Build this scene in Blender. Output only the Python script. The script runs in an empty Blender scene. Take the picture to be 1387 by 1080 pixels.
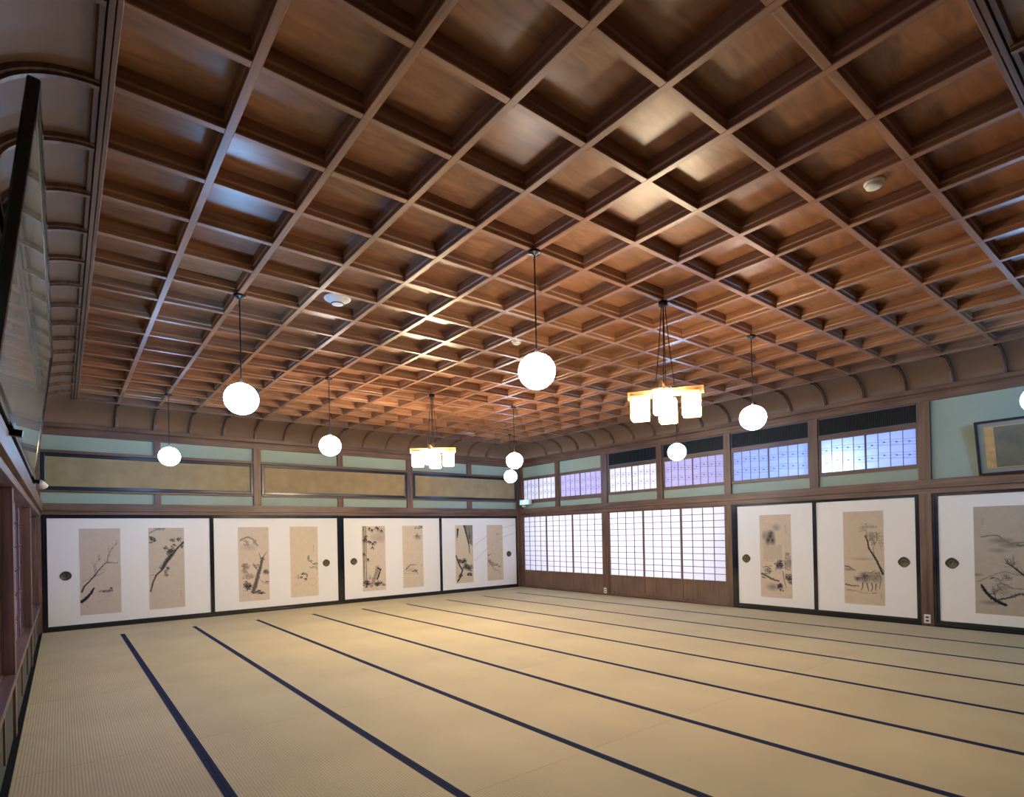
import bpy, math, random
import numpy as np
from mathutils import Matrix, Vector
random.seed(7)
SC = bpy.context.scene
COL = SC.collection
PI = math.pi

# ---------------------------------------------------------------- camera
EYE = 1.32
YAW, PITCH, ROLL, FPX, CX, CY = -0.675, 0.004, -0.021, 766.37, 696.42, 719.32
def cam_axes():
    cy, sy = math.cos(YAW), math.sin(YAW)
    fwd = Vector((-sy*math.cos(PITCH), cy*math.cos(PITCH), math.sin(PITCH)))
    right = Vector((cy, sy, 0)); up = right.cross(fwd)
    r = right*math.cos(ROLL) + up*math.sin(ROLL)
    u = -right*math.sin(ROLL) + up*math.cos(ROLL)
    return r, u, fwd
_r, _u, _f = cam_axes()
cd = bpy.data.cameras.new('camera')
cam = bpy.data.objects.new('camera', cd); COL.objects.link(cam)
cam.matrix_world = Matrix(((_r.x, _u.x, -_f.x, 0), (_r.y, _u.y, -_f.y, 0), (_r.z, _u.z, -_f.z, EYE), (0, 0, 0, 1)))
cd.sensor_fit = 'HORIZONTAL'; cd.sensor_width = 36; cd.lens = FPX/1387*36
cd.shift_x = (693.5-CX)/1387; cd.shift_y = (CY-540)/1387
cd.clip_start = 0.02; cd.clip_end = 200
SC.camera = cam

# ---------------------------------------------------------------- world, daylight, exposure
W = bpy.data.worlds.new('world'); SC.world = W; W.use_nodes = True
W.node_tree.nodes['Background'].inputs[0].default_value = (0.30, 0.36, 0.75, 1)
W.node_tree.nodes['Background'].inputs[1].default_value = 1.0
SC.view_settings.view_transform = 'Standard'; SC.view_settings.look = 'None'
SC.view_settings.exposure = 0.90; SC.view_settings.gamma = 1.0
SC.view_settings.use_curve_mapping = False
def area(name, loc, rot, sx, sy, power, col):
    l = bpy.data.lights.new(name, 'AREA'); l.shape = 'RECTANGLE'; l.size = sx; l.size_y = sy
    l.energy = power; l.color = col
    o = bpy.data.objects.new(name, l); COL.objects.link(o); o.location = loc; o.rotation_euler = rot
    return o
# daylight that reaches the corridor side of the paper screens
area('daylight_corridor', (10.3, 8.0, 1.45), (0, PI/2, 0), 2.9, 5.2, 125, (0.88, 0.93, 1.0))
# small cool light added behind the last transom window for its bright spot
area('added_glint_light', (9.16, 3.50, 2.12), (0, PI/2, 0), 0.10, 0.30, 3.2, (0.62, 0.92, 1.0))
area('added_blue_light', (10.0, 3.8, 2.0), (0, PI/2, 0), 1.2, 2.4, 24, (0.06, 0.26, 1.0))  # blue light added behind the last two transom windows to tint their paper

STR_CH, STR_NEU, STR_BLU = 78, 27, 31
C_CH, C_NEU, C_BLU = (1.0, 0.83, 0.56), (1.0, 0.88, 0.80), (0.24, 0.54, 1.0)

# ---------------------------------------------------------------- room constants (metres)
XL, XR, YN, YF = -0.28, 8.86, 0.03, 10.84       # plaster planes
GX, GY, GP = 0.696, 1.074, 0.512                # coffer grid
ZC = 3.385                                      # underside of the coffer ribs
BXL, BXR, BYN, BYF = GX-GP, GX+15*GP, GY-GP, GY+18*GP
def z(r): return r + EYE

# ---------------------------------------------------------------- materials
def srgb(r, g, b):
    return tuple((c/12.92 if c <= 0.04045 else ((c+0.055)/1.055)**2.4) for c in (r/255, g/255, b/255)) + (1,)
def new_mat(name):
    m = bpy.data.materials.new(name); m.use_nodes = True
    nt = m.node_tree; b = nt.nodes['Principled BSDF']
    return m, nt, b
def N(nt, t, **kw):
    n = nt.nodes.new(t)
    for k, v in kw.items(): setattr(n, k, v)
    return n
def plain(name, col, rough=0.6, metal=0, coat=0, noise=0.0, nscale=8, bump=0, spec=0.5):
    m, nt, b = new_mat(name)
    b.inputs['Base Color'].default_value = col; b.inputs['Roughness'].default_value = rough
    b.inputs['Metallic'].default_value = metal; b.inputs['Coat Weight'].default_value = coat
    b.inputs['Specular IOR Level'].default_value = spec
    if noise or bump:
        tc = N(nt, 'ShaderNodeTexCoord'); no = N(nt, 'ShaderNodeTexNoise')
        no.inputs['Scale'].default_value = nscale; no.inputs['Detail'].default_value = 6
        nt.links.new(tc.outputs['Object'], no.inputs['Vector'])
        if noise:
            cr = N(nt, 'ShaderNodeValToRGB'); e = cr.color_ramp.elements
            e[0].position = 0.3; e[1].position = 0.7
            e[0].color = tuple(c*(1-noise) for c in col[:3])+(1,); e[1].color = tuple(min(1, c*(1+noise)) for c in col[:3])+(1,)
            nt.links.new(no.outputs['Fac'], cr.inputs['Fac']); nt.links.new(cr.outputs['Color'], b.inputs['Base Color'])
        if bump:
            bp = N(nt, 'ShaderNodeBump'); bp.inputs['Strength'].default_value = bump; bp.inputs['Distance'].default_value = 0.004
            nt.links.new(no.outputs['Fac'], bp.inputs['Height']); nt.links.new(bp.outputs['Normal'], b.inputs['Normal'])
    return m
def wood(name, dark, light, axis, rough=0.45, scale=1.0, coat=0.0):
    m, nt, b = new_mat(name)
    tc = N(nt, 'ShaderNodeTexCoord'); mp = N(nt, 'ShaderNodeMapping')
    s = [26*scale]*3; s[axis] = 1.1*scale; mp.inputs['Scale'].default_value = s
    no = N(nt, 'ShaderNodeTexNoise'); no.inputs['Scale'].default_value = 1.0; no.inputs['Detail'].default_value = 5
    no.inputs['Distortion'].default_value = 0.6
    big = N(nt, 'ShaderNodeTexNoise'); big.inputs['Scale'].default_value = 1.7; big.inputs['Detail'].default_value = 3
    cr = N(nt, 'ShaderNodeValToRGB'); e = cr.color_ramp.elements
    e[0].position = 0.28; e[0].color = dark; e[1].position = 0.72; e[1].color = light
    mx = N(nt, 'ShaderNodeMix', data_type='RGBA', blend_type='MULTIPLY'); mx.inputs['Factor'].default_value = 0.55
    c2 = N(nt, 'ShaderNodeValToRGB'); f = c2.color_ramp.elements
    f[0].position = 0.35; f[0].color = (0.55, 0.5, 0.5, 1); f[1].position = 0.65; f[1].color = (1, 1, 1, 1)
    nt.links.new(tc.outputs['Object'], mp.inputs['Vector']); nt.links.new(mp.outputs['Vector'], no.inputs['Vector'])
    nt.links.new(tc.outputs['Object'], big.inputs['Vector'])
    nt.links.new(no.outputs['Fac'], cr.inputs['Fac']); nt.links.new(big.outputs['Fac'], c2.inputs['Fac'])
    nt.links.new(cr.outputs['Color'], mx.inputs['A']); nt.links.new(c2.outputs['Color'], mx.inputs['B'])
    nt.links.new(mx.outputs['Result'], b.inputs['Base Color'])
    bp = N(nt, 'ShaderNodeBump'); bp.inputs['Strength'].default_value = 0.15; bp.inputs['Distance'].default_value = 0.002
    nt.links.new(no.outputs['Fac'], bp.inputs['Height']); nt.links.new(bp.outputs['Normal'], b.inputs['Normal'])
    b.inputs['Roughness'].default_value = rough; b.inputs['Coat Weight'].default_value = coat
    b.inputs['Coat Roughness'].default_value = 0.3
    return m
def wood3(name, d, l, **k): return [wood(name+'_'+'xyz'[a], d, l, a, **k) for a in range(3)]
WD = wood3('wall_wood', srgb(84, 60, 50), srgb(132, 102, 84))
RB = wood3('rib_wood', srgb(116, 80, 58), srgb(168, 122, 90), rough=0.38)
PALE = wood3('pale_wood', srgb(190, 140, 90), srgb(226, 180, 124))
SH = wood3('screen_wood', srgb(104, 80, 68), srgb(130, 104, 88))
COVEW = plain('cove_board', srgb(114, 90, 73), 0.5, noise=0.10, nscale=3)
LAC = plain('black_lacquer', srgb(20, 24, 30), 0.16, coat=0.4)
LACB = plain('blue_black_frame', srgb(26, 32, 46), 0.28)
PLG = plain('green_plaster', srgb(158, 174, 162), 0.95, noise=0.05, nscale=3, bump=0.1, spec=0.1)
PLD = plain('grey_plaster', srgb(88, 90, 86), 0.95, noise=0.05, nscale=3, spec=0.1)
FUS = plain('fusuma_paper', srgb(236, 235, 234), 0.8, noise=0.012, nscale=2, spec=0.15)
GOLD = plain('aged_gold_paper', srgb(158, 140, 108), 0.75, noise=0.14, nscale=5, spec=0.2)
HER = plain('navy_cloth_edging', srgb(40, 48, 78), 0.9, spec=0.1)
BRON = plain('dark_bronze', srgb(84, 82, 66), 0.4, metal=0.7, noise=0.3, nscale=120)
BRO2 = plain('worn_bronze', srgb(128, 124, 100), 0.4, metal=0.6)
WPL = plain('white_plastic', srgb(225, 225, 225), 0.4)
DPL = plain('dark_plastic', srgb(40, 40, 44), 0.5)
BLK = plain('black_metal', srgb(18, 18, 22), 0.35, metal=0.3)
CORD = plain('black_cord', srgb(16, 18, 24), 0.6)
GRI = plain('dark_green_slat', srgb(34, 44, 46), 0.6)
GRB = plain('dark_vent_backing', srgb(8, 12, 14), 0.8)
MAUV = plain('mauve_strip', srgb(104, 96, 118), 0.5)
MATG = plain('grey_silk_mount', srgb(132, 134, 128), 0.8, noise=0.05, nscale=40)
GBRO = plain('gold_brocade', srgb(182, 150, 98), 0.6, noise=0.18, nscale=14)
GPIC = plain('faded_grey_painting', srgb(104, 100, 86), 0.7, noise=0.2, nscale=6)
ANTE = plain('anteroom_wall', srgb(60, 58, 52), 0.9)

def emis(name, col, s):
    m, nt, b = new_mat(name)
    b.inputs['Base Color'].default_value = (0.8, 0.8, 0.8, 1)
    b.inputs['Emission Color'].default_value = col + (1,); b.inputs['Emission Strength'].default_value = s
    return m
E_NEU = emis('opal_glass_neutral', C_NEU, STR_NEU)
E_BLU = emis('opal_glass_cool', C_BLU, STR_BLU)
E_CH = emis('lit_lantern_paper', C_CH, STR_CH*0.66)
E_CH2 = emis('lit_lantern_paper_bright', C_CH, STR_CH*1.35)
E_NEU1 = emis('opal_glass_dimmer', C_NEU, STR_NEU*0.5)

def paper(name, col, trans=0.55):
    m, nt, b = new_mat(name)
    nt.nodes.remove(b); out = nt.nodes['Material Output']
    d = N(nt, 'ShaderNodeBsdfDiffuse'); t = N(nt, 'ShaderNodeBsdfTranslucent'); x = N(nt, 'ShaderNodeMixShader')
    d.inputs[0].default_value = col; t.inputs[0].default_value = col; x.inputs[0].default_value = trans
    nt.links.new(d.outputs[0], x.inputs[1]); nt.links.new(t.outputs[0], x.inputs[2]); nt.links.new(x.outputs[0], out.inputs[0])
    return m
SPAP = paper('shoji_paper', srgb(238, 236, 240))
BPAP = paper('clear_window_paper', srgb(238, 236, 240), 0.8)
LPAP = paper('lilac_window_paper', srgb(212, 206, 230))

def mat_ceiling():
    m, nt, b = new_mat('ceiling_boards')
    tc = N(nt, 'ShaderNodeTexCoord'); sub = N(nt, 'ShaderNodeVectorMath', operation='SUBTRACT'); sub.inputs[1].default_value = (GX, GY, 0)
    sc = N(nt, 'ShaderNodeVectorMath', operation='SCALE'); sc.inputs['Scale'].default_value = 1/GP
    fl = N(nt, 'ShaderNodeVectorMath', operation='FLOOR'); wn = N(nt, 'ShaderNodeTexWhiteNoise', noise_dimensions='2D')
    L = nt.links.new
    L(tc.outputs['Object'], sub.inputs[0]); L(sub.outputs[0], sc.inputs[0]); L(sc.outputs[0], fl.inputs[0]); L(fl.outputs[0], wn.inputs['Vector'])
    # each board has its own grain offset
    of = N(nt, 'ShaderNodeVectorMath', operation='SCALE'); of.inputs['Scale'].default_value = 9.0
    ad = N(nt, 'ShaderNodeVectorMath', operation='ADD'); L(wn.outputs['Color'], of.inputs[0]); L(of.outputs[0], ad.inputs[0]); L(tc.outputs['Object'], ad.inputs[1])
    mp = N(nt, 'ShaderNodeMapping'); mp.inputs['Scale'].default_value = (2.2, 9.0, 1); L(ad.outputs[0], mp.inputs['Vector'])
    no = N(nt, 'ShaderNodeTexNoise'); no.inputs['Scale'].default_value = 1.2; no.inputs['Detail'].default_value = 7; no.inputs['Distortion'].default_value = 1.6
    L(mp.outputs[0], no.inputs['Vector'])
    cr = N(nt, 'ShaderNodeValToRGB'); e = cr.color_ramp.elements
    e[0].position = 0.3; e[0].color = srgb(122, 84, 60); e[1].position = 0.72; e[1].color = srgb(166, 120, 88)
    L(no.outputs['Fac'], cr.inputs['Fac'])
    tint = N(nt, 'ShaderNodeValToRGB'); t = tint.color_ramp.elements
    t[0].position = 0.0; t[0].color = (0.78, 0.67, 0.61, 1); t[1].position = 1.0; t[1].color = (1.02, 1.05, 1.05, 1)
    L(wn.outputs['Value'], tint.inputs['Fac'])
    mx = N(nt, 'ShaderNodeMix', data_type='RGBA', blend_type='MULTIPLY'); mx.inputs['Factor'].default_value = 1
    L(cr.outputs['Color'], mx.inputs['A']); L(tint.outputs['Color'], mx.inputs['B']); L(mx.outputs['Result'], b.inputs['Base Color'])
    b.inputs['Roughness'].default_value = 0.33; b.inputs['Specular IOR Level'].default_value = 0.5
    return m
CEIL = mat_ceiling()

def mat_tatami():
    m, nt, b = new_mat('woven_rush')
    L = nt.links.new
    tc = N(nt, 'ShaderNodeTexCoord')
    wv = N(nt, 'ShaderNodeTexWave', wave_type='BANDS', bands_direction='X'); wv.inputs['Scale'].default_value = 62.0/ (2*PI) *2
    wv.inputs['Distortion'].default_value = 0.3; L(tc.outputs['Object'], wv.inputs['Vector'])
    w2 = N(nt, 'ShaderNodeTexWave', wave_type='BANDS', bands_direction='Y'); w2.inputs['Scale'].default_value = 90; L(tc.outputs['Object'], w2.inputs['Vector'])
    no = N(nt, 'ShaderNodeTexNoise'); no.inputs['Scale'].default_value = 1.3; no.inputs['Detail'].default_value = 4; L(tc.outputs['Object'], no.inputs['Vector'])
    oi = N(nt, 'ShaderNodeObjectInfo')
    cr = N(nt, 'ShaderNodeValToRGB'); e = cr.color_ramp.elements
    e[0].position = 0.25; e[0].color = srgb(194, 180, 146); e[1].position = 0.75; e[1].color = srgb(211, 198, 160)
    L(no.outputs['Fac'], cr.inputs['Fac'])
    mm = N(nt, 'ShaderNodeMath', operation='MULTIPLY_ADD'); mm.inputs[1].default_value = 0.14; mm.inputs[2].default_value = 0.88; L(wv.outputs['Fac'], mm.inputs[0])
    m2 = N(nt, 'ShaderNodeMath', operation='MULTIPLY_ADD'); m2.inputs[1].default_value = 0.08; m2.inputs[2].default_value = 0.95; L(oi.outputs['Random'], m2.inputs[0])
    m3 = N(nt, 'ShaderNodeMath', operation='MULTIPLY'); L(mm.outputs[0], m3.inputs[0]); L(m2.outputs[0], m3.inputs[1])
    mx = N(nt, 'ShaderNodeVectorMath', operation='SCALE'); L(cr.outputs['Color'], mx.inputs[0]); L(m3.outputs[0], mx.inputs['Scale'])
    L(mx.outputs[0], b.inputs['Base Color'])
    bp = N(nt, 'ShaderNodeBump'); bp.inputs['Strength'].default_value = 0.35; bp.inputs['Distance'].default_value = 0.002
    ad = N(nt, 'ShaderNodeMath', operation='ADD'); L(wv.outputs['Fac'], ad.inputs[0]); L(w2.outputs['Fac'], ad.inputs[1])
    L(ad.outputs[0], bp.inputs['Height']); L(bp.outputs['Normal'], b.inputs['Normal'])
    b.inputs['Roughness'].default_value = 0.62; b.inputs['Specular IOR Level'].default_value = 0.3
    return m
TAT = mat_tatami()

def mat_ink():
    m, nt, b = new_mat('ink_on_aged_silk')
    L = nt.links.new
    at = N(nt, 'ShaderNodeAttribute', attribute_name='ink'); L(at.outputs['Color'], b.inputs['Base Color'])
    b.inputs['Roughness'].default_value = 0.85; b.inputs['Specular IOR Level'].default_value = 0.1
    return m
INK = mat_ink()
GLZ, _nt, _b = new_mat('glazed_faded_silk')
_b.inputs['Roughness'].default_value = 0.6; _b.inputs['Coat Weight'].default_value = 1.0; _b.inputs['Coat Roughness'].default_value = 0.03
_tc = N(_nt, 'ShaderNodeTexCoord'); _no = N(_nt, 'ShaderNodeTexNoise'); _no.inputs['Scale'].default_value = 4; _no.inputs['Detail'].default_value = 8
_mp = N(_nt, 'ShaderNodeMapping'); _mp.inputs['Scale'].default_value = (1, 3, 1)
_cr = N(_nt, 'ShaderNodeValToRGB'); _cr.color_ramp.elements[0].position = 0.38; _cr.color_ramp.elements[0].color = srgb(92, 92, 76); _cr.color_ramp.elements[1].color = srgb(150, 150, 126); _cr.color_ramp.elements[1].position = 0.55
_nt.links.new(_tc.outputs['Object'], _mp.inputs['Vector']); _nt.links.new(_mp.outputs[0], _no.inputs['Vector']); _nt.links.new(_no.outputs['Fac'], _cr.inputs['Fac']); _nt.links.new(_cr.outputs[0], _b.inputs['Base Color'])

# ---------------------------------------------------------------- mesh helpers
class MB:
    def __init__(s): s.v = []; s.f = []; s.m = []; s.mi = 0
    def box(s, x0, x1, y0, y1, z0, z1):
        x0, x1 = min(x0, x1), max(x0, x1); y0, y1 = min(y0, y1), max(y0, y1); z0, z1 = min(z0, z1), max(z0, z1)
        b = len(s.v)
        s.v += [(x0,y0,z0),(x1,y0,z0),(x1,y1,z0),(x0,y1,z0),(x0,y0,z1),(x1,y0,z1),(x1,y1,z1),(x0,y1,z1)]
        for q in ((0,3,2,1),(4,5,6,7),(0,1,5,4),(1,2,6,5),(2,3,7,6),(3,0,4,7)): s.f.append(tuple(b+i for i in q)); s.m.append(s.mi)
        return s
    def prism(s, prof, axis, a0, a1, off=(0,0)):
        """prof: (p,z) closed polygon; swept along axis 0 (x) or 1 (y); p is the other horizontal axis"""
        b = len(s.v); n = len(prof)
        for a in (a0, a1):
            for p, zz in prof:
                s.v.append((a, p+off[0], zz+off[1]) if axis == 0 else (p+off[0], a, zz+off[1]))
        for i in range(n):
            j = (i+1) % n; s.f.append((b+i, b+j, b+n+j, b+n+i)); s.m.append(s.mi)
        s.f.append(tuple(b+i for i in range(n))[::-1]); s.f.append(tuple(b+n+i for i in range(n))); s.m += [s.mi]*2
        return s
    def lathe(s, prof, seg=32, c=(0,0,0), axis='z', sq=1.0):
        b = len(s.v); n = len(prof)
        for k in range(seg):
            a = 2*PI*k/seg; ca, sa = math.cos(a), math.sin(a)
            if sq != 1.0:
                ca = math.copysign(abs(ca)**sq, ca); sa = math.copysign(abs(sa)**sq, sa)
            for r, h in prof:
                if axis == 'z': p = (r*ca, r*sa, h)
                elif axis == 'y': p = (r*ca, h, r*sa)
                else: p = (h, r*ca, r*sa)
                s.v.append((c[0]+p[0], c[1]+p[1], c[2]+p[2]))
        for k in range(seg):
            k2 = (k+1) % seg
            for i in range(n-1):
                s.f.append((b+k*n+i, b+k2*n+i, b+k2*n+i+1, b+k*n+i+1)); s.m.append(s.mi)
        return s
    def tube(s, pts, r, seg=8):
        pts = [Vector(p) for p in pts]; b = len(s.v)
        for i, p in enumerate(pts):
            t = (pts[min(i+1, len(pts)-1)] - pts[max(i-1, 0)]).normalized()
            a = t.cross(Vector((0, 0, 1)));
            if a.length < 1e-3: a = t.cross(Vector((1, 0, 0)))
            a.normalize(); c = t.cross(a)
            for k in range(seg):
                th = 2*PI*k/seg; q = p + a*math.cos(th)*r + c*math.sin(th)*r; s.v.append(tuple(q))
        for i in range(len(pts)-1):
            for k in range(seg):
                k2 = (k+1) % seg; s.f.append((b+i*seg+k, b+i*seg+k2, b+(i+1)*seg+k2, b+(i+1)*seg+k)); s.m.append(s.mi)
        s.f.append(tuple(b+k for k in range(seg))); s.f.append(tuple(b+(len(pts)-1)*seg+k for k in range(seg))[::-1]); s.m += [s.mi]*2
        return s
    def build(s, name, mats, parent=None, bevel=0, smooth=False, origin=None, local=False):
        me = bpy.data.meshes.new(name)
        o = bpy.data.objects.new(name, me); COL.objects.link(o)
        off = Vector((0, 0, 0))
        if origin is not None: off = Vector(origin)
        elif parent is not None and not local: off = parent.get('_w') and Vector(parent['_w']) or Vector((0, 0, 0))
        me.from_pydata([tuple(Vector(v)-off) for v in s.v], [], s.f)
        if not isinstance(mats, (list, tuple)): mats = [mats]
        for m in mats: me.materials.append(m)
        if len(mats) > 1: me.polygons.foreach_set('material_index', s.m)
        if smooth: me.polygons.foreach_set('use_smooth', [True]*len(me.polygons))
        me.update()
        if parent is not None: o.parent = parent; o['_w'] = parent.get('_w', (0, 0, 0)) if not local else (0, 0, 0)
        if origin is not None:
            o.location = off; o['_w'] = tuple(off)
        if bevel:
            md = o.modifiers.new('bevel', 'BEVEL'); md.width = bevel; md.segments = 2; md.limit_method = 'ANGLE'
        return o
def tag(o, label=None, cat=None, group=None, kind=None):
    if label: o['label'] = label
    if cat: o['category'] = cat
    if group: o['group'] = group
    if kind: o['kind'] = kind
    return o
def empty(name, loc, label=None, cat=None, group=None, kind=None):
    o = bpy.data.objects.new(name, None); COL.objects.link(o); o.location = loc; o.empty_display_size = 0.1
    o['_w'] = tuple(loc)
    return tag(o, label, cat, group, kind)
def copy_tree(o, parent=None):
    c = o.copy(); COL.objects.link(c); c.parent = parent
    for ch in list(o.children): copy_tree(ch, c)
    return c

# ================================================================= STRUCTURE
# floor under the mats, anteroom behind the camera
f = MB().box(-0.6, 9.3, -2.4, 11.2, -0.22, -0.06).build('floor', WD[1])
tag(f, 'timber floor base under the straw mats', 'floor', kind='structure')
sill = MB().box(XL, XR, -0.14, 0.048, -0.06, 0.0).build('trim_1', WD[0], bevel=0.003)
tag(sill, 'wooden threshold of the near doorway', 'trim', kind='structure')

# ---- ceiling boards
c = MB().box(BXL-0.02, BXR+0.02, BYN-0.02, BYF+0.02, ZC+0.10, ZC+0.16).build('ceiling', CEIL)
tag(c, 'coffered wooden ceiling of reddish brown square panels', 'ceiling', kind='structure')
MB().box(-0.7, 9.3, -2.4, 11.3, ZC+0.17, ZC+0.25).build('roof_deck', ANTE, c)
PR = [(-0.019,0),(0.019,0),(0.022,0.004),(0.022,0.030),(0.029,0.040),(0.029,0.105),(-0.029,0.105),(-0.029,0.040),(-0.022,0.030),(-0.022,0.004)]
for k in range(15):
    MB().prism(PR, 1, BYN-0.01, BYF+0.01, (GX+k*GP, ZC)).build('ceiling_rib', RB[1], c)
for n in range(18):
    m = MB()
    for k in range(-1, 15):
        a = GX+k*GP + (0.0215 if k >= 0 else 0.03); b = GX+(k+1)*GP - (0.0215 if k < 14 else 0.03)
        m.prism(PR, 0, a, b, (GY+n*GP, ZC+0.0012))
    m.build('ceiling_rib', RB[0], c)

# ---- mitred rings (border moulding, cove, cornice)
def ring(profile, rect, mat, name, kind_label, par=None, smooth=False, bevel=0):
    """profile: (inset_x, inset_y, z) open or closed list, swept round the room rectangle"""
    x0, x1, y0, y1 = rect; m = MB(); n = len(profile)
    for cx_, cy_ in ((0, 0), (1, 0), (1, 1), (0, 1)):
        for ix, iy, zz in profile:
            m.v.append(((x0+ix) if not cx_ else (x1-ix), (y0+iy) if not cy_ else (y1-iy), zz))
    for k in range(4):
        k2 = (k+1) % 4
        for i in range(n-1):
            m.f.append((k*n+i, k2*n+i, k2*n+i+1, k*n+i+1)); m.m.append(k % 2 if isinstance(mat, list) else 0)
    o = m.build(name, mat, par, smooth=smooth)
    if kind_label: tag(o, kind_label, 'trim', kind='structure')
    return o
bp = []
for i, (a, zz) in enumerate([(-0.045,0.10),(-0.045,0.0),(-0.04,-0.006),(-0.022,-0.006),(-0.018,0.004),(-0.014,-0.012),(0.006,-0.012),(0.010,0.004),(0.014,-0.006),(0.030,-0.006),(0.034,0.0),(0.034,0.105)]):
    bp.append((a, a, ZC+zz))
ring(bp, (BXL, BXR, BYN, BYF), [WD[0], WD[1]], 'trim_2', 'triple reeded border moulding round the coffers')
# cove
CVX, CVY, CB = 0.43, 0.495, z(1.785)
prof = []
for i in range(13):
    t = i/12*PI/2
    prof.append((0.012+CVX*(1-math.cos(t)), 0.012+CVY*(1-math.cos(t)), CB+(ZC+0.012-CB)*math.sin(t)))
cove = ring(prof, (XL+0.0, XR-0.0, YN, YF), COVEW, 'trim_3', 'curved wooden cove between wall cornice and ceiling', smooth=True)
def cove_rib(side, pos):
    m = MB(); n = 12; w = 0.019; pts = []
    for i in range(n+1):
        t = i/n*PI/2
        pts.append((1-math.cos(t), math.sin(t), math.cos(t), math.sin(t)))
    secs = []
    th = 0.048
    for (a, s_, nx, nz) in pts:
        C = CVX if side in 'LR' else CVY
        d = 0.012 + C*a; zz = CB + (ZC+0.012-CB)*s_
        # two steps: broad foot and narrow bead
        row = [(-w*1.3, -0.01), (-w*1.3, 0.026), (-w*0.7, 0.030), (-w*0.7, th), (w*0.7, th), (w*0.7, 0.030), (w*1.3, 0.026), (w*1.3, -0.01)]
        secs.append([(q, d+h*nx*1.0, zz-h*nz*0.8-0.0) for q, h in row])
    b = 0; r = len(secs[0])
    for row in secs:
        for q, d, zz in row:
            if side == 'L': m.v.append((XL+d, pos+q, zz))
            elif side == 'R': m.v.append((XR-d, pos+q, zz))
            elif side == 'F': m.v.append((pos+q, YF-d, zz))
            else: m.v.append((pos+q, YN+d, zz))
    for i in range(n):
        for j in range(r-1):
            m.f.append((i*r+j, i*r+j+1, (i+1)*r+j+1, (i+1)*r+j)); m.m.append(0)
    m.f.append(tuple(range(r))); m.m.append(0)
    m.build('cove_rib', WD[2], cove)
for k in range(15):
    cove_rib('F', GX+k*GP); cove_rib('N', GX+k*GP)
for n in range(18):
    cove_rib('L', GY+n*GP); cove_rib('R', GY+n*GP)
# cornice
cp = [(0.0,0.0,z(1.605)),(0.045,0.045,z(1.605)),(0.048,0.048,z(1.612)),(0.048,0.048,z(1.70)),(0.036,0.036,z(1.705)),(0.036,0.036,z(1.715)),(0.062,0.062,z(1.73)),(0.062,0.062,z(1.785)),(0.0,0.0,z(1.79))]
ring(cp, (XL, XR, YN, YF), [WD[0], WD[1]], 'trim_4', 'wooden cornice board below the cove')

# ---- wall shells
NT, NBm = z(0.585), z(0.445)                      # nageshi top / bottom
wb = MB().box(XL-0.1, XR+0.1, YF, YF+0.1, -0.06, ZC+0.17).build('wall_back', PLG)
tag(wb, 'far wall of pale green plaster above painted sliding doors', 'wall', kind='structure')
wl = MB(); wl.box(XL-0.1, XL, -0.1, YF, z(0.40), ZC+0.17); wl = tag(wl.build('wall_left', PLG), 'left wall with paper windows and plaster dado', 'wall', kind='structure')
MB().box(XL-0.1, -0.272, -0.1, YF, -0.06, z(-0.93)).build('dado', PLD, wl)
wn_ = MB(); wn_.box(XL-0.1, XR+0.1, YN-0.12, YN, z(0.42), ZC+0.17)
wn_.box(XL-0.1, XR+0.1, -2.4, -2.3, -0.06, z(0.5)); wn_.box(XL-0.1, XL, -2.4, -0.1, -0.06, z(0.5)); wn_.box(XR, XR+0.1, -2.4, -0.1, -0.06, z(0.5)); wn_.box(XL-0.1, XR+0.1, -2.4, YN, z(0.5), z(0.55))
tag(wn_.build('wall_near', ANTE), 'near wall above the open doorway', 'wall', kind='structure')
# right wall: plaster only where there is no window
wr = MB()
PY = [(10.80, 10.68), (9.503, 9.366), (8.083, 7.90), (6.674, 6.541), (5.275, 5.15), (3.87, 3.74), (2.48, 2.335)]
bays = [(10.68, 9.503), (9.366, 8.083), (7.90, 6.674), (6.541, 5.275), (5.15, 3.87), (3.74, 2.48)]
wr.box(XR, XR+0.08, -0.1, 2.48, -0.06, ZC+0.17)
wr.box(XR, XR+0.08, 2.48, YF, z(1.60), ZC+0.17)
for i, (a, b) in enumerate(bays):
    wr.box(XR, XR+0.08, b-0.02, a+0.02, z(0.44), z(0.745))
    if i < 2: wr.box(XR, XR+0.08, b-0.02, a+0.02, z(1.30), z(1.61))
    wr.box(XR, XR+0.08, b-0.14, b+0.0, z(0.7), z(1.62))
wr.box(XR, XR+0.08, 10.68, YF, -0.06, z(1.62))
wr.box(XR, XR+0.08, 2.3, 5.15, -0.06, z(0.46))
wr.box(XR+0.06, 10.6, 5.19, 5.23, -0.06, ZC+0.17)  # added unseen partition behind the wall, keeps white light off the blue windows
wr = tag(wr.build('wall_right', PLG), 'right wall of green plaster with screens and transom windows', 'wall', kind='structure')

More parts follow.
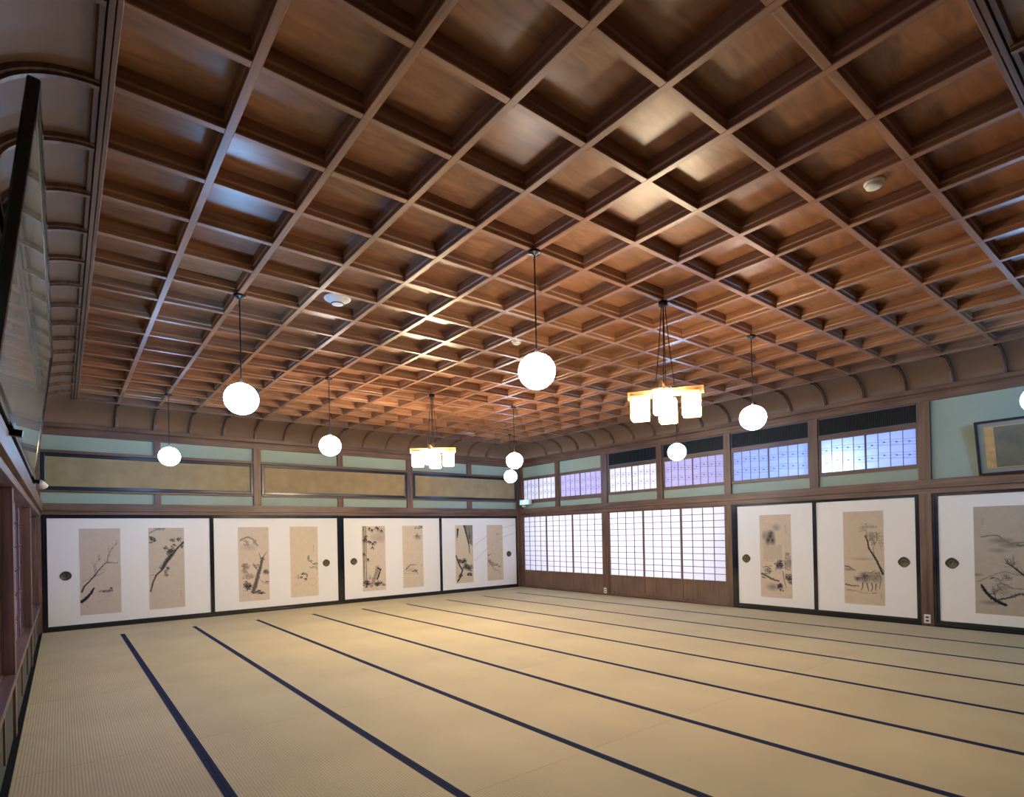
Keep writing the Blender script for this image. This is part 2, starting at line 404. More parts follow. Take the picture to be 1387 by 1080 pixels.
# ---- posts, nageshi rails
def post_r(y1, y0, z0, z1, fx=8.815): MB().box(fx, XR+0.09, y0, y1, z0, z1).build('post', WD[2], wr, bevel=0.003)
post_r(10.80, 10.68, 0, z(1.61)); post_r(9.503, 9.366, NT, z(1.61), 8.825)
post_r(8.083, 7.92, 0, z(1.61)); post_r(6.674, 6.541, NT, z(1.61), 8.825)
post_r(5.27, 5.15, 0, z(1.61)); post_r(3.87, 3.74, NT, z(1.61), 8.825)
post_r(2.48, 2.34, 0, z(1.61)); post_r(-0.02, -0.14, 0, z(1.61))
def rail(parent, kind, wallpos, a0, a1, z0, z1, depth, mat=None, name='rail'):
    m = MB()
    if kind == 'R': m.box(wallpos-depth, XR+0.05, a0, a1, z0, z1); mt = WD[1]
    elif kind == 'L': m.box(XL-0.05, wallpos+depth, a0, a1, z0, z1); mt = WD[1]
    else: m.box(a0, a1, wallpos-depth, YF+0.02, z0, z1); mt = WD[0]
    return m.build(name, mat or mt, parent, bevel=0.003)
rail(wr, 'R', XR, -0.1, 10.80, z(0.468), NT, 0.075, name='nageshi_rail')
rail(wr, 'R', XR, -0.1, 10.80, z(0.40), z(0.466), 0.055, name='lintel')
rail(wr, 'R', XR, -0.1, 10.70, -0.04, 0.02, 0.03, name='door_track')
rail(wb, 'F', YF, XL, 8.80, z(0.468), NT, 0.075, name='nageshi_rail')
rail(wb, 'F', YF, XL, 8.80, z(0.415), z(0.466), 0.055, name='lintel')
rail(wl, 'L', XL, 0.03, 10.79, z(0.45), NT, 0.075, name='nageshi_rail')
rail(wl, 'L', XL, 0.03, 10.79, z(0.385), z(0.447), 0.045, name='lintel')
def stud_b(x0, x1):
    for a, b in ((NT, z(0.755)), (z(1.38), z(1.61))): post_b(x0, x1, a, b)
def post_b(x0, x1, z0, z1, fy=10.80): MB().box(x0, x1, fy, YF+0.02, z0, z1).build('post', WD[2], wb, bevel=0.003)
stud_b(1.193, 1.285); post_b(2.70, 2.825, NT, z(1.61), 10.79); stud_b(4.245, 4.355)
post_b(5.755, 5.885, NT, z(1.61), 10.79); stud_b(7.30, 7.42); post_b(8.74, 8.80, 0, z(1.61), 10.79); post_b(-0.28, -0.232, 0, z(1.61), 10.79)
for x0, x1 in ((-0.25, 2.70), (2.825, 5.755), (5.885, 8.75)):
    for z0, z1 in ((0.755, 0.785), (1.335, 1.38)):
        MB().box(x0, x1, 10.785, YF+0.02, z(z0), z(z1)).build('rail', WD[0], wb, bevel=0.002)
# left wall posts, sill, dado
for y in (2.41, 5.20, 7.99, 10.72):
    MB().box(XL-0.09, -0.256, y-0.07, y+0.07, 0, z(0.40)).build('post', WD[2], wl, bevel=0.003)
MB().box(XL-0.1, -0.248, 0.03, 10.79, z(-0.93), z(-0.89)).build('window_sill', WD[1], wl, bevel=0.004)
for y in np.arange(0.6, 10.6, 0.93):
    if min(abs(y-q) for q in (2.41, 5.20, 7.99, 10.72)) > 0.2:
        MB().box(XL-0.03, -0.262, y-0.025, y+0.025, 0.07, z(-0.93)).build('dado_batten', WD[2], wl)
bb = MB().box(-0.272, -0.2365, 0.05, 10.79, -0.06, 0.003).build('baseboard_left', plain('black_painted_board', srgb(20, 26, 30), 0.8, spec=0.1))
tag(bb, 'black baseboard strip along the left wall', 'baseboard', kind='structure')

# ================================================================= INK PAINTINGS
class Canvas:
    def __init__(s, bbox, w=132, asp=2.6, paper=(205, 186, 158), ink=(40, 39, 48), seed=1):
        s.W, s.H = w, int(w*asp); s.a = np.zeros((s.H, s.W)); s.bb = bbox; s.paper = paper; s.ink = ink
        s.rs = np.random.RandomState(seed)
    def p(s, x, y): return (x-s.bb[0])/(s.bb[2]-s.bb[0])*(s.W-1), (y-s.bb[1])/(s.bb[3]-s.bb[1])*(s.H-1)
    @property
    def k(s): return (s.W-1)/(s.bb[2]-s.bb[0])
    def dot(s, px, py, rx, ry, d, soft=0.35):
        x0, x1 = int(max(0, px-rx*1.5-1)), int(min(s.W, px+rx*1.5+2)); y0, y1 = int(max(0, py-ry*1.5-1)), int(min(s.H, py+ry*1.5+2))
        if x1 <= x0 or y1 <= y0: return
        yy, xx = np.mgrid[y0:y1, x0:x1]
        r = np.sqrt(((xx-px)/max(rx, .4))**2+((yy-py)/max(ry, .4))**2)
        v = np.clip((1+soft-r)/(2*soft), 0, 1)*d
        s.a[y0:y1, x0:x1] = np.maximum(s.a[y0:y1, x0:x1], v)
    def st(s, pts, w0, w1, d, jit=0.0):
        P = [s.p(*q) for q in pts]; L = sum(math.dist(P[i], P[i+1]) for i in range(len(P)-1)); acc = 0
        for i in range(len(P)-1):
            l = math.dist(P[i], P[i+1]); n = max(2, int(l*2))
            for j in range(n):
                t = (acc+l*j/n)/max(L, 1e-6); w = (w0+(w1-w0)*t)*s.k*0.5
                x = P[i][0]+(P[i+1][0]-P[i][0])*j/n + s.rs.randn()*jit; y = P[i][1]+(P[i+1][1]-P[i][1])*j/n + s.rs.randn()*jit
                s.dot(x, y, max(w, .45), max(w, .45), d*(0.8+0.2*s.rs.rand()), 0.5)
            acc += l
    def blob(s, x, y, rx, ry, d, n=60, sz=5):       # a cluster of brush dabs
        sub = [(s.rs.randn()*0.42, s.rs.randn()*0.42) for _ in range(6)]
        for _ in range(int(n*2.2)):
            u, v = sub[s.rs.randint(6)]; u = max(-1, min(1, u+s.rs.randn()*0.26)); v = max(-1, min(1, v+s.rs.randn()*0.26))
            px, py = s.p(x+rx*u, y+ry*v); q = sz*s.k*(0.3+s.rs.rand())*0.6
            s.dot(px, py, q*(0.7+s.rs.rand()), q*(0.7+0.6*s.rs.rand()), d*(0.4+0.6*s.rs.rand()), 0.6)
    def wash(s, x, y, rx, ry, d):
        px, py = s.p(x, y); s.dot(px, py, rx*s.k, ry*s.k, d, 0.95)
    def twigs(s, pts, n, ln, d, up=-1.2):
        for _ in range(n):
            i = s.rs.randint(len(pts)); x, y = pts[i]; a = up+s.rs.randn()*0.7; l = ln*(0.4+s.rs.rand())
            x2, y2 = x+math.cos(a)*l, y+math.sin(a)*l
            s.st([(x, y), ((x+x2)/2+s.rs.randn()*3, (y+y2)/2), (x2, y2)], 3, 1.2, d)
    def sig(s, x, y0, y1):
        n = 5
        for i in range(n): s.blob(x, y0+(y1-y0)*i/(n-1), 4, 5, 0.6, 3, 3)
    def colors(s):
        a = (np.clip(s.a*1.4, 0, 1)**0.85)[..., None]; n = s.rs.randn(s.H//8+2, s.W//8+2)
        big = np.kron(n, np.ones((8, 8)))[:s.H, :s.W]; 
        for _ in range(3):
            big = (big+np.roll(big, 3, 0)+np.roll(big, -3, 0)+np.roll(big, 3, 1)+np.roll(big, -3, 1))/5
        pb_ = np.array(srgb(*s.paper)[:3]); pb_ = pb_*0.72+pb_.mean()*0.28*np.array([1.04, 0.99, 0.97])
        pap = pb_*(1.06+0.03*big[..., None]); ink = np.array(srgb(*s.ink)[:3])
        return pap*(1-a)+ink*a
P = []
c = Canvas((287,152,625,845), seed=1, paper=(200,184,166)); br = [(300,660),(320,615),(360,580),(400,540),(440,490),(490,440),(520,430),(560,435),(600,440)]
c.st(br, 13, 3, .75, .4); c.st([(400,540),(460,520),(500,490)], 7, 2, .6); c.st([(510,430),(520,380),(530,350),(560,310),(605,270)], 7, 2, .65); c.st([(530,350),(525,290)], 4, 2, .6)
c.st([(410,510),(400,450),(390,420)], 5, 2, .6); c.st([(420,495),(410,440),(465,385)], 5, 2, .6); c.st([(300,580),(350,560),(395,545)], 4, 3, .6)
c.twigs(br[2:]+[(520,380),(545,330),(580,290),(405,450),(440,410)], 34, 38, .45, -1.0)
c.st([(298,735),(340,708),(375,670),(400,630)], 26, 8, .9, 1.0); c.blob(490,662,62,10,.7,60,6); c.blob(540,640,16,8,.9,14,6); c.blob(538,660,14,12,.85,14,6)
for y in (690,705,740): c.st([(420+y%17,y),(520,y+3),(560,y-4)], 2, 1, .22)
c.sig(343,735,780); P.append(c)
c = Canvas((850,152,1150,805), seed=2, paper=(198,184,162)); tr = [(862,660),(880,590),(910,530),(960,490),(1000,430),(1050,370),(1090,320),(1145,270)]
c.st(tr, 10, 14, .7, .5); c.st([(858,530),(905,528)], 3, 4, .6); c.blob(1035,345,48,30,.75,120,8); c.st([(1040,370),(990,430),(960,485)], 34, 20, .65, 1.2)
for q in ((1045,250,24,18),(988,318,24,16),(1110,250,24,20),(985,520,20,28),(1010,480,18,14),(1130,300,14,20),(955,470,22,18),(1060,300,20,14)): c.blob(*q,.7,26,7)
c.blob(882,240,30,30,.75,50,8); c.st([(855,195),(900,172),(950,158),(1010,153)], 7, 3, .6); c.blob(950,165,50,10,.6,20,5); c.sig(1118,625,712); P.append(c)
c = Canvas((290,187,618,960), seed=3, paper=(208,190,166))
c.st([(310,325),(360,300),(400,290),(440,310),(500,385)], 12, 9, .4, 1.2); c.blob(385,345,35,35,.4,50,8); c.blob(465,350,25,25,.4,30,8); c.wash(400,400,60,25,.15)
c.st([(440,860),(470,780),(500,680),(530,580),(545,515)], 34, 18, .6, 1.5); c.st([(545,520),(570,480),(595,455)], 10, 4, .7); c.st([(535,530),(515,480),(505,455)], 9, 4, .7); c.st([(500,660),(460,590),(440,560)], 9, 4, .6)
for q in ((370,600,55,32,.55,70),(545,530,30,30,.6,30),(400,700,75,45,.4,90),(390,800,60,50,.85,140),(500,872,75,22,.8,90),(582,655,34,34,.7,60),(590,770,25,8,.7,16),(470,600,35,25,.5,30),(350,640,40,20,.5,30)): c.blob(q[0],q[1],q[2],q[3],q[4],q[5],8)
c.st([(520,750),(560,780),(612,795)], 5, 5, .6); c.sig(338,830,895); P.append(c)
c = Canvas((830,185,1125,915), seed=4, paper=(212,194,162))
c.st([(1015,500),(1030,540),(1070,580),(1120,600)], 6, 3, .6)
for q in ((1022,515,14,25,.7,20),(1040,548,22,10,.6,14),(1090,580,32,14,.6,24),(1050,610,40,12,.45,24),(1100,620,22,18,.4,18),(960,678,26,12,.8,22),(940,712,20,12,.8,16),(980,735,20,14,.8,18),(1000,695,10,16,.7,10),(905,715,14,30,.55,12)): c.blob(*q,6)
c.st([(870,720),(900,690),(940,670)], 3, 3, .4); c.st([(870,790),(950,760),(1010,760)], 3, 2, .35)
c.st([(1060+42*math.cos(t*.5),765+40*math.sin(t*.5)) for t in range(13)], 3, 3, .28); c.sig(1078,385,440); P.append(c)
c = Canvas((255,195,520,925), seed=5, paper=(208,190,168)); c.wash(450,330,70,40,.22); c.wash(470,260,50,40,.18)
for x in (278, 298):
    c.st([(x,196),(x+2,400),(x-2,600),(x+2,800)], 7, 6, .65, .5)
c.st([(268,196),(266,800)], 5, 5, .55, .6)
for (x,y) in ((340,215),(370,235),(440,215),(480,240),(420,205),(350,370),(380,390),(370,430),(330,360),(400,370),(290,330),(275,350),(320,560),(275,500),(300,300)):
    for a in range(5): an = 0.6+a*.5+c.rs.randn()*.2; c.st([(x,y),(x+34*math.cos(an),y+34*math.sin(an)*1.2)], 9, 2, .75)
c.blob(280,350,25,25,.75,40,7); c.a[tuple(slice(int(v-7),int(v+8)) for v in c.p(402,268)[::-1])] *= .35
c.st([(430,670),(400,760),(350,870)], 30, 24, .35, 2.5); c.st([(425,672),(460,690),(440,750),(420,800)], 10, 12, .8, 1.0)
c.blob(300,845,48,36,.85,110,8); c.blob(435,850,45,30,.85,80,8); c.blob(495,865,30,10,.7,20,6); c.twigs([(300,810),(340,800),(330,790)], 14, 40, .6, -1.5); P.append(c)
c = Canvas((705,192,952,890), seed=6, paper=(210,192,164)); c.blob(905,212,42,18,.6,50,7)
for _ in range(90):
    a = c.rs.rand()*2*PI; x, y = 885+c.rs.randn()*22, 322+c.rs.randn()*18; c.st([(x,y),(x+22*math.cos(a),y+16*math.sin(a))], 3, 1.5, .55)
c.st([(840,370),(810,400)], 2, 1, .4); c.st([(742,685),(765,655),(800,635),(868,640)], 10, 3, .6, .6); c.blob(848,708,38,12,.7,40,6); c.st([(860,700),(885,740)], 10, 5, .6); c.st([(715,728),(790,738),(885,742)], 3, 2, .45); c.wash(790,690,50,20,.15); c.st([(730,630),(860,620)], 3, 2, .25); c.sig(935,640,660); P.append(c)
c = Canvas((190,205,410,910), seed=7, paper=(208,190,158), ink=(38,40,46)); c.st([(222,255),(218,320),(212,360)], 20, 7, .8, .6); c.st([(212,370),(215,430)], 3, 2, .4)
for i in range(9): c.st([(305+i*12,208),(330+i*9,330),(352+i*6,430+i*3)], 9, 5, .35+.1*(i%3), 1.0)
c.st([(303,208),(325,300),(350,400),(362,480),(366,560)], 14, 4, .8, 1.0); c.blob(365,350,25,80,.7,80,7)
c.blob(285,650,50,34,.85,90,8); c.blob(330,725,55,55,.8,150,8); c.blob(362,820,28,28,.85,50,8); c.blob(230,640,30,22,.7,30,8); c.st([(195,575),(235,690),(272,755),(245,830),(212,888)], 10, 12, .85, .8); c.blob(245,820,24,40,.8,50,7); c.blob(385,720,20,20,.7,14,7); P.append(c)
c = Canvas((578,205,785,875), seed=8, paper=(206,184,154), ink=(96,92,84))
b8 = [(585,700),(615,665),(650,650)]; c.st(b8, 4, 3, .7); c.st([(590,570),(640,548)], 5, 2, .7); c.st([(590,640),(640,700),(680,775)], 6, 3, .75); c.st([(640,700),(700,690),(748,722)], 5, 3, .75); c.st([(670,735),(720,765),(760,805)], 5, 3, .7); c.st([(600,610),(600,680)], 4, 3, .6)
for q in ((610,650,25,25,.6,30),(650,680,30,30,.6,36),(700,690,25,12,.65,18),(735,715,15,10,.6,10),(600,570,20,10,.55,12)): c.blob(*q,6)
c.blob(718,318,12,12,.7,8,5); P.append(c)
c = Canvas((220,185,510,925), seed=9, paper=(206,186,158), ink=(48,50,64)); 
for i in range(12): c.st([(260+i*14,440+c.rs.rand()*40),(262+i*14,580)], 12, 10, .10, 1.0)
for q in ((320,375,30,38),(300,410,22,34),(340,415,20,30),(328,350,20,18)): c.wash(*q,.7)
c.wash(268,372,18,30,.4); c.wash(378,300,28,22,.3); c.st([(280,595),(340,603)], 4, 2, .5)
for _ in range(16): x, y = 232+c.rs.rand()*80, 630+c.rs.rand()*90; c.st([(x,y),(x+30,y+4+c.rs.randn()*5)], 6, 3, .6, .5)
c.st([(232,715),(290,740),(340,765),(390,775)], 14, 10, .6, 1.2); c.st([(236,745),(270,755)], 8, 5, .9); c.blob(400,632,42,46,.8,110,9); c.blob(462,610,36,80,.5,100,8); c.blob(482,770,30,60,.75,90,9)
c.st([(430,690),(440,760),(455,830)], 9, 6, .5); c.blob(400,830,28,30,.9,60,8); c.wash(335,830,40,25,.4); c.blob(310,700,14,20,.7,14,6); c.sig(462,275,335); P.append(c)
c = Canvas((247,168,572,905), seed=10, paper=(202,182,152), ink=(46,48,58)); tt = [(560,660),(535,600),(505,540),(480,500),(455,460),(445,400),(425,360)]
c.st(tt, 14, 7, .75, .8); c.st([(570,640),(520,570),(492,500),(490,450),(520,400)], 6, 4, .6); c.blob(490,375,75,42,.5,190,4); c.blob(455,290,70,22,.4,120,4); c.blob(400,320,45,14,.35,50,4); c.blob(550,420,20,60,.35,50,4); c.twigs([(480,440),(500,430),(460,400),(520,400),(440,380)], 26, 55, .6, -1.4)
c.wash(420,692,40,34,.55); c.wash(450,688,40,30,.4); c.wash(505,688,38,36,.38); c.wash(358,702,18,15,.6); c.blob(420,690,44,34,.7,60,8); c.blob(505,690,36,36,.5,40,8); c.blob(355,702,18,14,.8,20,6); c.st([(385,665),(430,650),(480,655),(530,650),(545,690)], 5, 4, .6); c.st([(338,690),(322,684)], 5, 3, .8); c.st([(500,630),(455,660)], 6, 6, .5); c.st([(530,645),(545,700),(530,780)], 8, 5, .6)
for L in ([(400,735),(398,770),(385,795)],[(432,735),(440,770),(446,800)],[(470,735),(478,765),(466,800)],[(505,740),(500,790)]): c.st(L, 9, 5, .7)
c.st([(255,605),(290,610),(320,630),(350,640)], 8, 4, .6, .8); c.wash(290,630,30,10,.4); c.st([(255,750),(310,762),(370,760)], 7, 4, .7, 1); c.st([(265,795),(330,800),(450,822)], 5, 2, .5, 1); c.blob(460,812,50,6,.6,16,5); c.wash(400,545,60,10,.2); c.sig(545,800,850); P.append(c)
c = Canvas((378,150,767,935), w=136, seed=11, paper=(178,166,148), ink=(36,38,46)); c.st([(430,372),(500,362),(555,362),(600,395),(640,420),(767,410)], 6, 5, .5, .8); c.wash(580,400,60,18,.35); c.wash(650,430,60,20,.35); c.wash(560,470,50,15,.2); c.st([(690,430),(720,440),(767,420)], 8, 6, .6, 1)
t1 = [(615,560),(650,580),(690,610),(740,650)]; c.st(t1, 6, 12, .8, .6); c.twigs(t1+[(650,580),(670,570)], 40, 55, .6, -1.6)
c.st([(400,700),(470,670),(540,640),(600,620),(680,640),(760,650)], 5, 4, .4, 1.2); c.blob(590,665,60,28,.6,110,4); c.blob(620,760,110,50,.45,200,4); c.blob(510,670,14,8,.9,10,6); c.st([(560,700),(660,740),(767,740)], 5, 5, .5, 1); c.st([(540,830),(650,800),(700,775),(767,790)], 9, 8, .7, 1.5)
c.st([(425,722),(455,770),(490,805),(530,835),(605,862)], 12, 20, .85, 1.3); c.st([(530,820),(520,770),(575,740)], 6, 2, .8); c.twigs([(520,790),(545,765),(500,790),(560,750)], 26, 45, .6, -1.3); c.wash(500,850,60,15,.35); c.sig(445,232,300); c.wash(400,650,30,10,.3); P.append(c)

def painting(parent, wall, u0, u1, zt, zb, face, cv, label):
    """u0->u1 runs left to right as seen in the room"""
    H, Wd = cv.H, cv.W; uu = np.linspace(u0, u1, Wd); zz = np.linspace(zt, zb, H)
    U, Z = np.meshgrid(uu, zz); off = np.array(parent.get('_w', (0, 0, 0)))
    if wall == 'F': V = np.stack([U, np.full_like(U, face), Z], -1)
    else: V = np.stack([np.full_like(U, face), U, Z], -1)
    V = V.reshape(-1, 3) - off
    i = np.arange((H-1)*Wd).reshape(H-1, Wd)[:, :-1].ravel()
    F = np.stack([i, i+Wd, i+Wd+1, i+1], 1)
    # a thin rim gives the mounted sheet its thickness
    me = bpy.data.meshes.new('ink_painting'); me.from_pydata(V.tolist(), [], F.tolist())
    at = me.color_attributes.new('ink', 'FLOAT_COLOR', 'POINT')
    col = np.concatenate([cv.colors().reshape(-1, 3), np.ones((H*Wd, 1))], 1).astype(np.float32)
    at.data.foreach_set('color', col.ravel()); me.materials.append(INK)
    o = bpy.data.objects.new('ink_painting', me); COL.objects.link(o); o.parent = parent
    md = o.modifiers.new('sheet', 'SOLIDIFY'); md.thickness = 0.0015; md.offset = 0
    o['label'] = label
    return o

# ================================================================= SLIDING DOORS (fusuma)
TOPW, BOTW = z(0.362), z(-1.243)
def pull(parent, wall, u, face):
    m = MB(); pr = [(0.0, -0.004), (0.018, -0.004), (0.022, -0.008), (0.028, -0.005), (0.034, -0.004), (0.050, -0.006), (0.058, -0.013), (0.066, -0.011), (0.070, 0.0)]
    m.lathe(pr, 40, (0, 0, 0), 'y' if wall == 'F' else 'x', sq=1.0)
    s = 1.0
    off = (u, face, z(-0.50)) if wall == 'F' else (face, u, z(-0.50))
    # slightly pointed oval outline
    vv = []
    for (x, y, zz) in m.v:
        a = math.atan2(zz, x if wall == 'F' else y); k = 1+(0.012 if wall == 'F' else 0.035)*math.cos(4*a)
        vv.append((x*k, y, zz*k*0.98) if wall == 'F' else (x, y*k, zz*k*0.98))
    m.v = [(a+off[0], b+off[1], c_+off[2]) for a, b, c_ in vv]
    h = m.build('door_handle', BRON, parent, smooth=True)
    r = MB(); r.lathe([(0.030, -0.0055), (0.033, -0.010), (0.036, -0.0055)], 32, off, 'y' if wall == 'F' else 'x'); r.build('handle_ring', BRO2, h, smooth=True)
dn = [0]
def fusuma(wall, u0, u1, handle, pics, label, pf, cut=None):
    dn[0] += 1; face = 10.812 if wall == 'F' else 8.838
    lo, hi = min(u0, u1), max(u0, u1)
    B = (lambda m, a, b, d0, d1, z0, z1: m.box(a, b, d0, d1, z0, z1)) if wall == 'F' else (lambda m, a, b, d0, d1, z0, z1: m.box(d0, d1, a, b, z0, z1))
    m = MB(); B(m, lo-0.006, hi+0.006, face, face+0.02, BOTW-0.006, TOPW+0.006)
    org = ((lo+hi)/2, face, 0.02) if wall == 'F' else (face, (lo+hi)/2, 0.02)
    d = m.build('door_%d' % dn[0], FUS, origin=org); tag(d, label, 'door', kind='structure')
    m = MB(); fr = 0.029; f0 = face-0.014; f1 = face+0.022
    B(m, lo-fr, lo, f0, f1, z(-1.285), z(0.392)); B(m, hi, hi+fr, f0, f1, z(-1.285), z(0.392))
    B(m, lo, hi, f0, f1, TOPW, z(0.392)); B(m, lo, hi, f0, f1, z(-1.285), BOTW)
    m.build('door_frame', LAC, d, bevel=0.004)
    if handle is not None: pull(d, wall, handle, face)
    for (a, b, i, lb) in pics:
        painting(d, wall, a, b, z(0.205), z(-1.112), face-0.0022, P[i], lb)
    return d
fusuma('F', -0.166, 1.98, 0.045, [(0.211, 0.722, 0, 'ink painting of a bare branch and a swimming duck'), (1.096, 1.597, 1, 'ink painting of a bird on a leafy branch')], 'white sliding door with duck and bird paintings, leftmost on the far wall', 0)
fusuma('F', 2.043, 4.215, 3.99, [(2.427, 2.938, 2, 'ink painting of a twisted old tree below a mountain'), (3.314, 3.83, 3, 'ink painting of small plants and round fruit')], 'white sliding door with old tree painting, second from left on the far wall', 0)
fusuma('F', 4.347, 6.53, 4.546, [(4.724, 5.229, 4, 'ink painting of bamboo, moon and rock'), (5.626, 6.113, 5, 'ink painting of pine needles above a fish')], 'white sliding door with bamboo painting, third from left on the far wall', 0)
d4 = fusuma('F', 6.592, 8.70, 8.475, [(6.943, 7.422, 6, 'ink painting of dark cliff and flowering shrub'), (7.825, 8.293, 7, 'faint ink painting of a thin branch')], 'white sliding door with cliff painting, rightmost on the far wall beside the exit sign', 0)
m = MB()
for (ua, za, ub, zb_) in ((7.42, -0.30, 8.68, 0.20), (7.47, -0.62, 8.68, 0.02)):
    pts = [(ua+(ub-ua)*t, 10.8105, z(za+(zb_-za)*t+0.10*math.sin(PI*t))) for t in np.linspace(0, 1, 16)]
    m.tube(pts, 0.0035, 4)
m.build('faint_arched_lines', plain('faint_grey_ink', srgb(168, 170, 164), 0.9), d4)
fusuma('R', 5.054, 3.842, 4.914, [(4.674, 4.170, 8, 'ink painting of misty mountains and trees')], 'white sliding door with misty mountain painting on the right wall beside the paper screens', 0)
fusuma('R', 3.787, 2.53, 2.672, [(3.418, 2.905, 9, 'ink painting of an ox under a tall tree')], 'white sliding door with painting of an ox under a tree', 0)
fusuma('R', 2.28, 1.02, 2.147, [(1.918, 1.415, 10, 'ink painting of a snowy hill with bare trees')], 'white sliding door with snowy hill painting at the right edge', 0)
fusuma('R', 0.96, 0.06, None, [], 'plain white sliding door nearest the right foreground', 0)
# lacquer surrounds
m = MB()
for a, b in ((-0.232, -0.196), (4.245, 4.317), (8.73, 8.742)): m.box(a, b, 10.802, 10.84, 0.0, z(0.415))
m.box(-0.232, 8.742, 10.80, 10.84, z(0.392), z(0.415)); m.box(-0.232, 8.742, 10.80, 10.84, 0.0, 0.034)
tag(m.build('trim_5', LAC, bevel=0.003), 'black lacquer surround of the far sliding doors', 'trim', kind='structure')
m = MB()
for a, b in ((5.084, 5.152), (2.482, 2.50), (2.31, 2.338), (0.0, 0.03)): m.box(8.82, 8.86, a, b, 0.0, z(0.40))
for a, b in ((2.50, 5.10), (0.03, 2.31)):
    m.box(8.82, 8.86, a, b, z(0.392), z(0.402)); m.box(8.82, 8.86, a, b, 0.0, 0.034)
tag(m.build('trim_6', LAC, bevel=0.002), 'black lacquer surround of the right sliding doors', 'trim', kind='structure')

# ================================================================= SHOJI SCREENS
ordn = ['leftmost', 'second from left', 'third from left', 'fourth from left', 'fifth from left', 'rightmost']
def shoji(y1, y0, i):
    dn[0] += 1; xf = 8.85
    m = MB(); m.box(xf+0.012, xf+0.013, y0+0.01, y1-0.01, z(-0.90), z(0.38))
    d = m.build('door_%d' % dn[0], SPAP, origin=(xf, (y0+y1)/2, 0.02))
    tag(d, 'paper shoji screen with wooden lower panel, %s of the six on the right wall' % ordn[i], 'door', kind='structure')
    s = 0.018; m = MB()
    m.box(xf-0.008, xf+0.02, y0, y0+s, 0.02, z(0.40)); m.box(xf-0.008, xf+0.02, y1-s, y1, 0.02, z(0.40))
    m.box(xf-0.008, xf+0.02, y0+s, y1-s, z(0.378), z(0.40)); m.box(xf-0.008, xf+0.02, y0+s, y1-s, z(-0.935), z(-0.90)); m.box(xf-0.008, xf+0.02, y0+s, y1-s, 0.02, 0.07)
    m.build('frame', SH[2], d, bevel=0.002)
    m = MB(); a, b = y0+s, y1-s; z0, z1 = z(-0.90), z(0.378); t = 0.005
    for k in range(1, 4): yy = a+(b-a)*k/4; m.box(xf+0.001, xf+0.012, yy-t, yy+t, z0, z1)
    for k in range(1, 11): zz = z0+(z1-z0)*k/11; m.box(xf+0.0015, xf+0.0115, a, b, zz-t, zz+t)
    m.build('lattice', SH[2], d)
    m = MB(); m.box(xf+0.004, xf+0.016, y0+s, y1-s, 0.07, z(-0.935)); m.build('lower_panel', SH[2], d)
    m = MB()
    for k in range(1, 3): yy = y0+(y1-y0)*k/3+0.02*(-1)**(k+i); m.box(xf+0.001, xf+0.004, yy-0.004, yy+0.004, 0.07, z(-0.935))
    m.build('panel_batten', SH[2], d)
for i, (a, b) in enumerate(((10.68, 9.85), (9.85, 8.985), (8.985, 8.09), (7.912, 7.032), (7.032, 6.172), (6.172, 5.278))): shoji(a, b, i)

# ================================================================= TRANSOM WINDOWS
def motif(m, a, b, z0, z1, plane, wall, s=1):
    """fine horizontal slips with tiny square keys in one window leaf"""
    n = 4; t = 0.0016; w = (b-a)/n
    for lev in (0.30, 0.68):
        zc = z0+(z1-z0)*lev
        for k in range(n):
            ya = a+w*k; yb = ya+w
            off = 0.012*((k*7+int(lev*10)) % 3-1)
            for (p, q, dz) in ((0, 1, 0.045), (0.45, 1, 0.018), (0, 0.55, 0.004), (0.0, 1, -0.034), (0.5, 1.0, -0.018)):
                m.box(plane, plane+0.004*s, ya+w*p, ya+w*q, zc+dz+off-t, zc+dz+off+t)
            yc = ya+w*0.5; m.box(plane, plane+0.005*s, yc-0.012, yc+0.012, zc+0.000+off, zc+0.014+off)
bayn = ['in the far corner above the first screens', 'above the shoji screens, second from the corner', 'under a dark vent, third from the corner', 'under a dark vent, fourth from the corner', 'glowing blue, fifth from the corner', 'glowing blue white, nearest the hung picture']
wn = 0
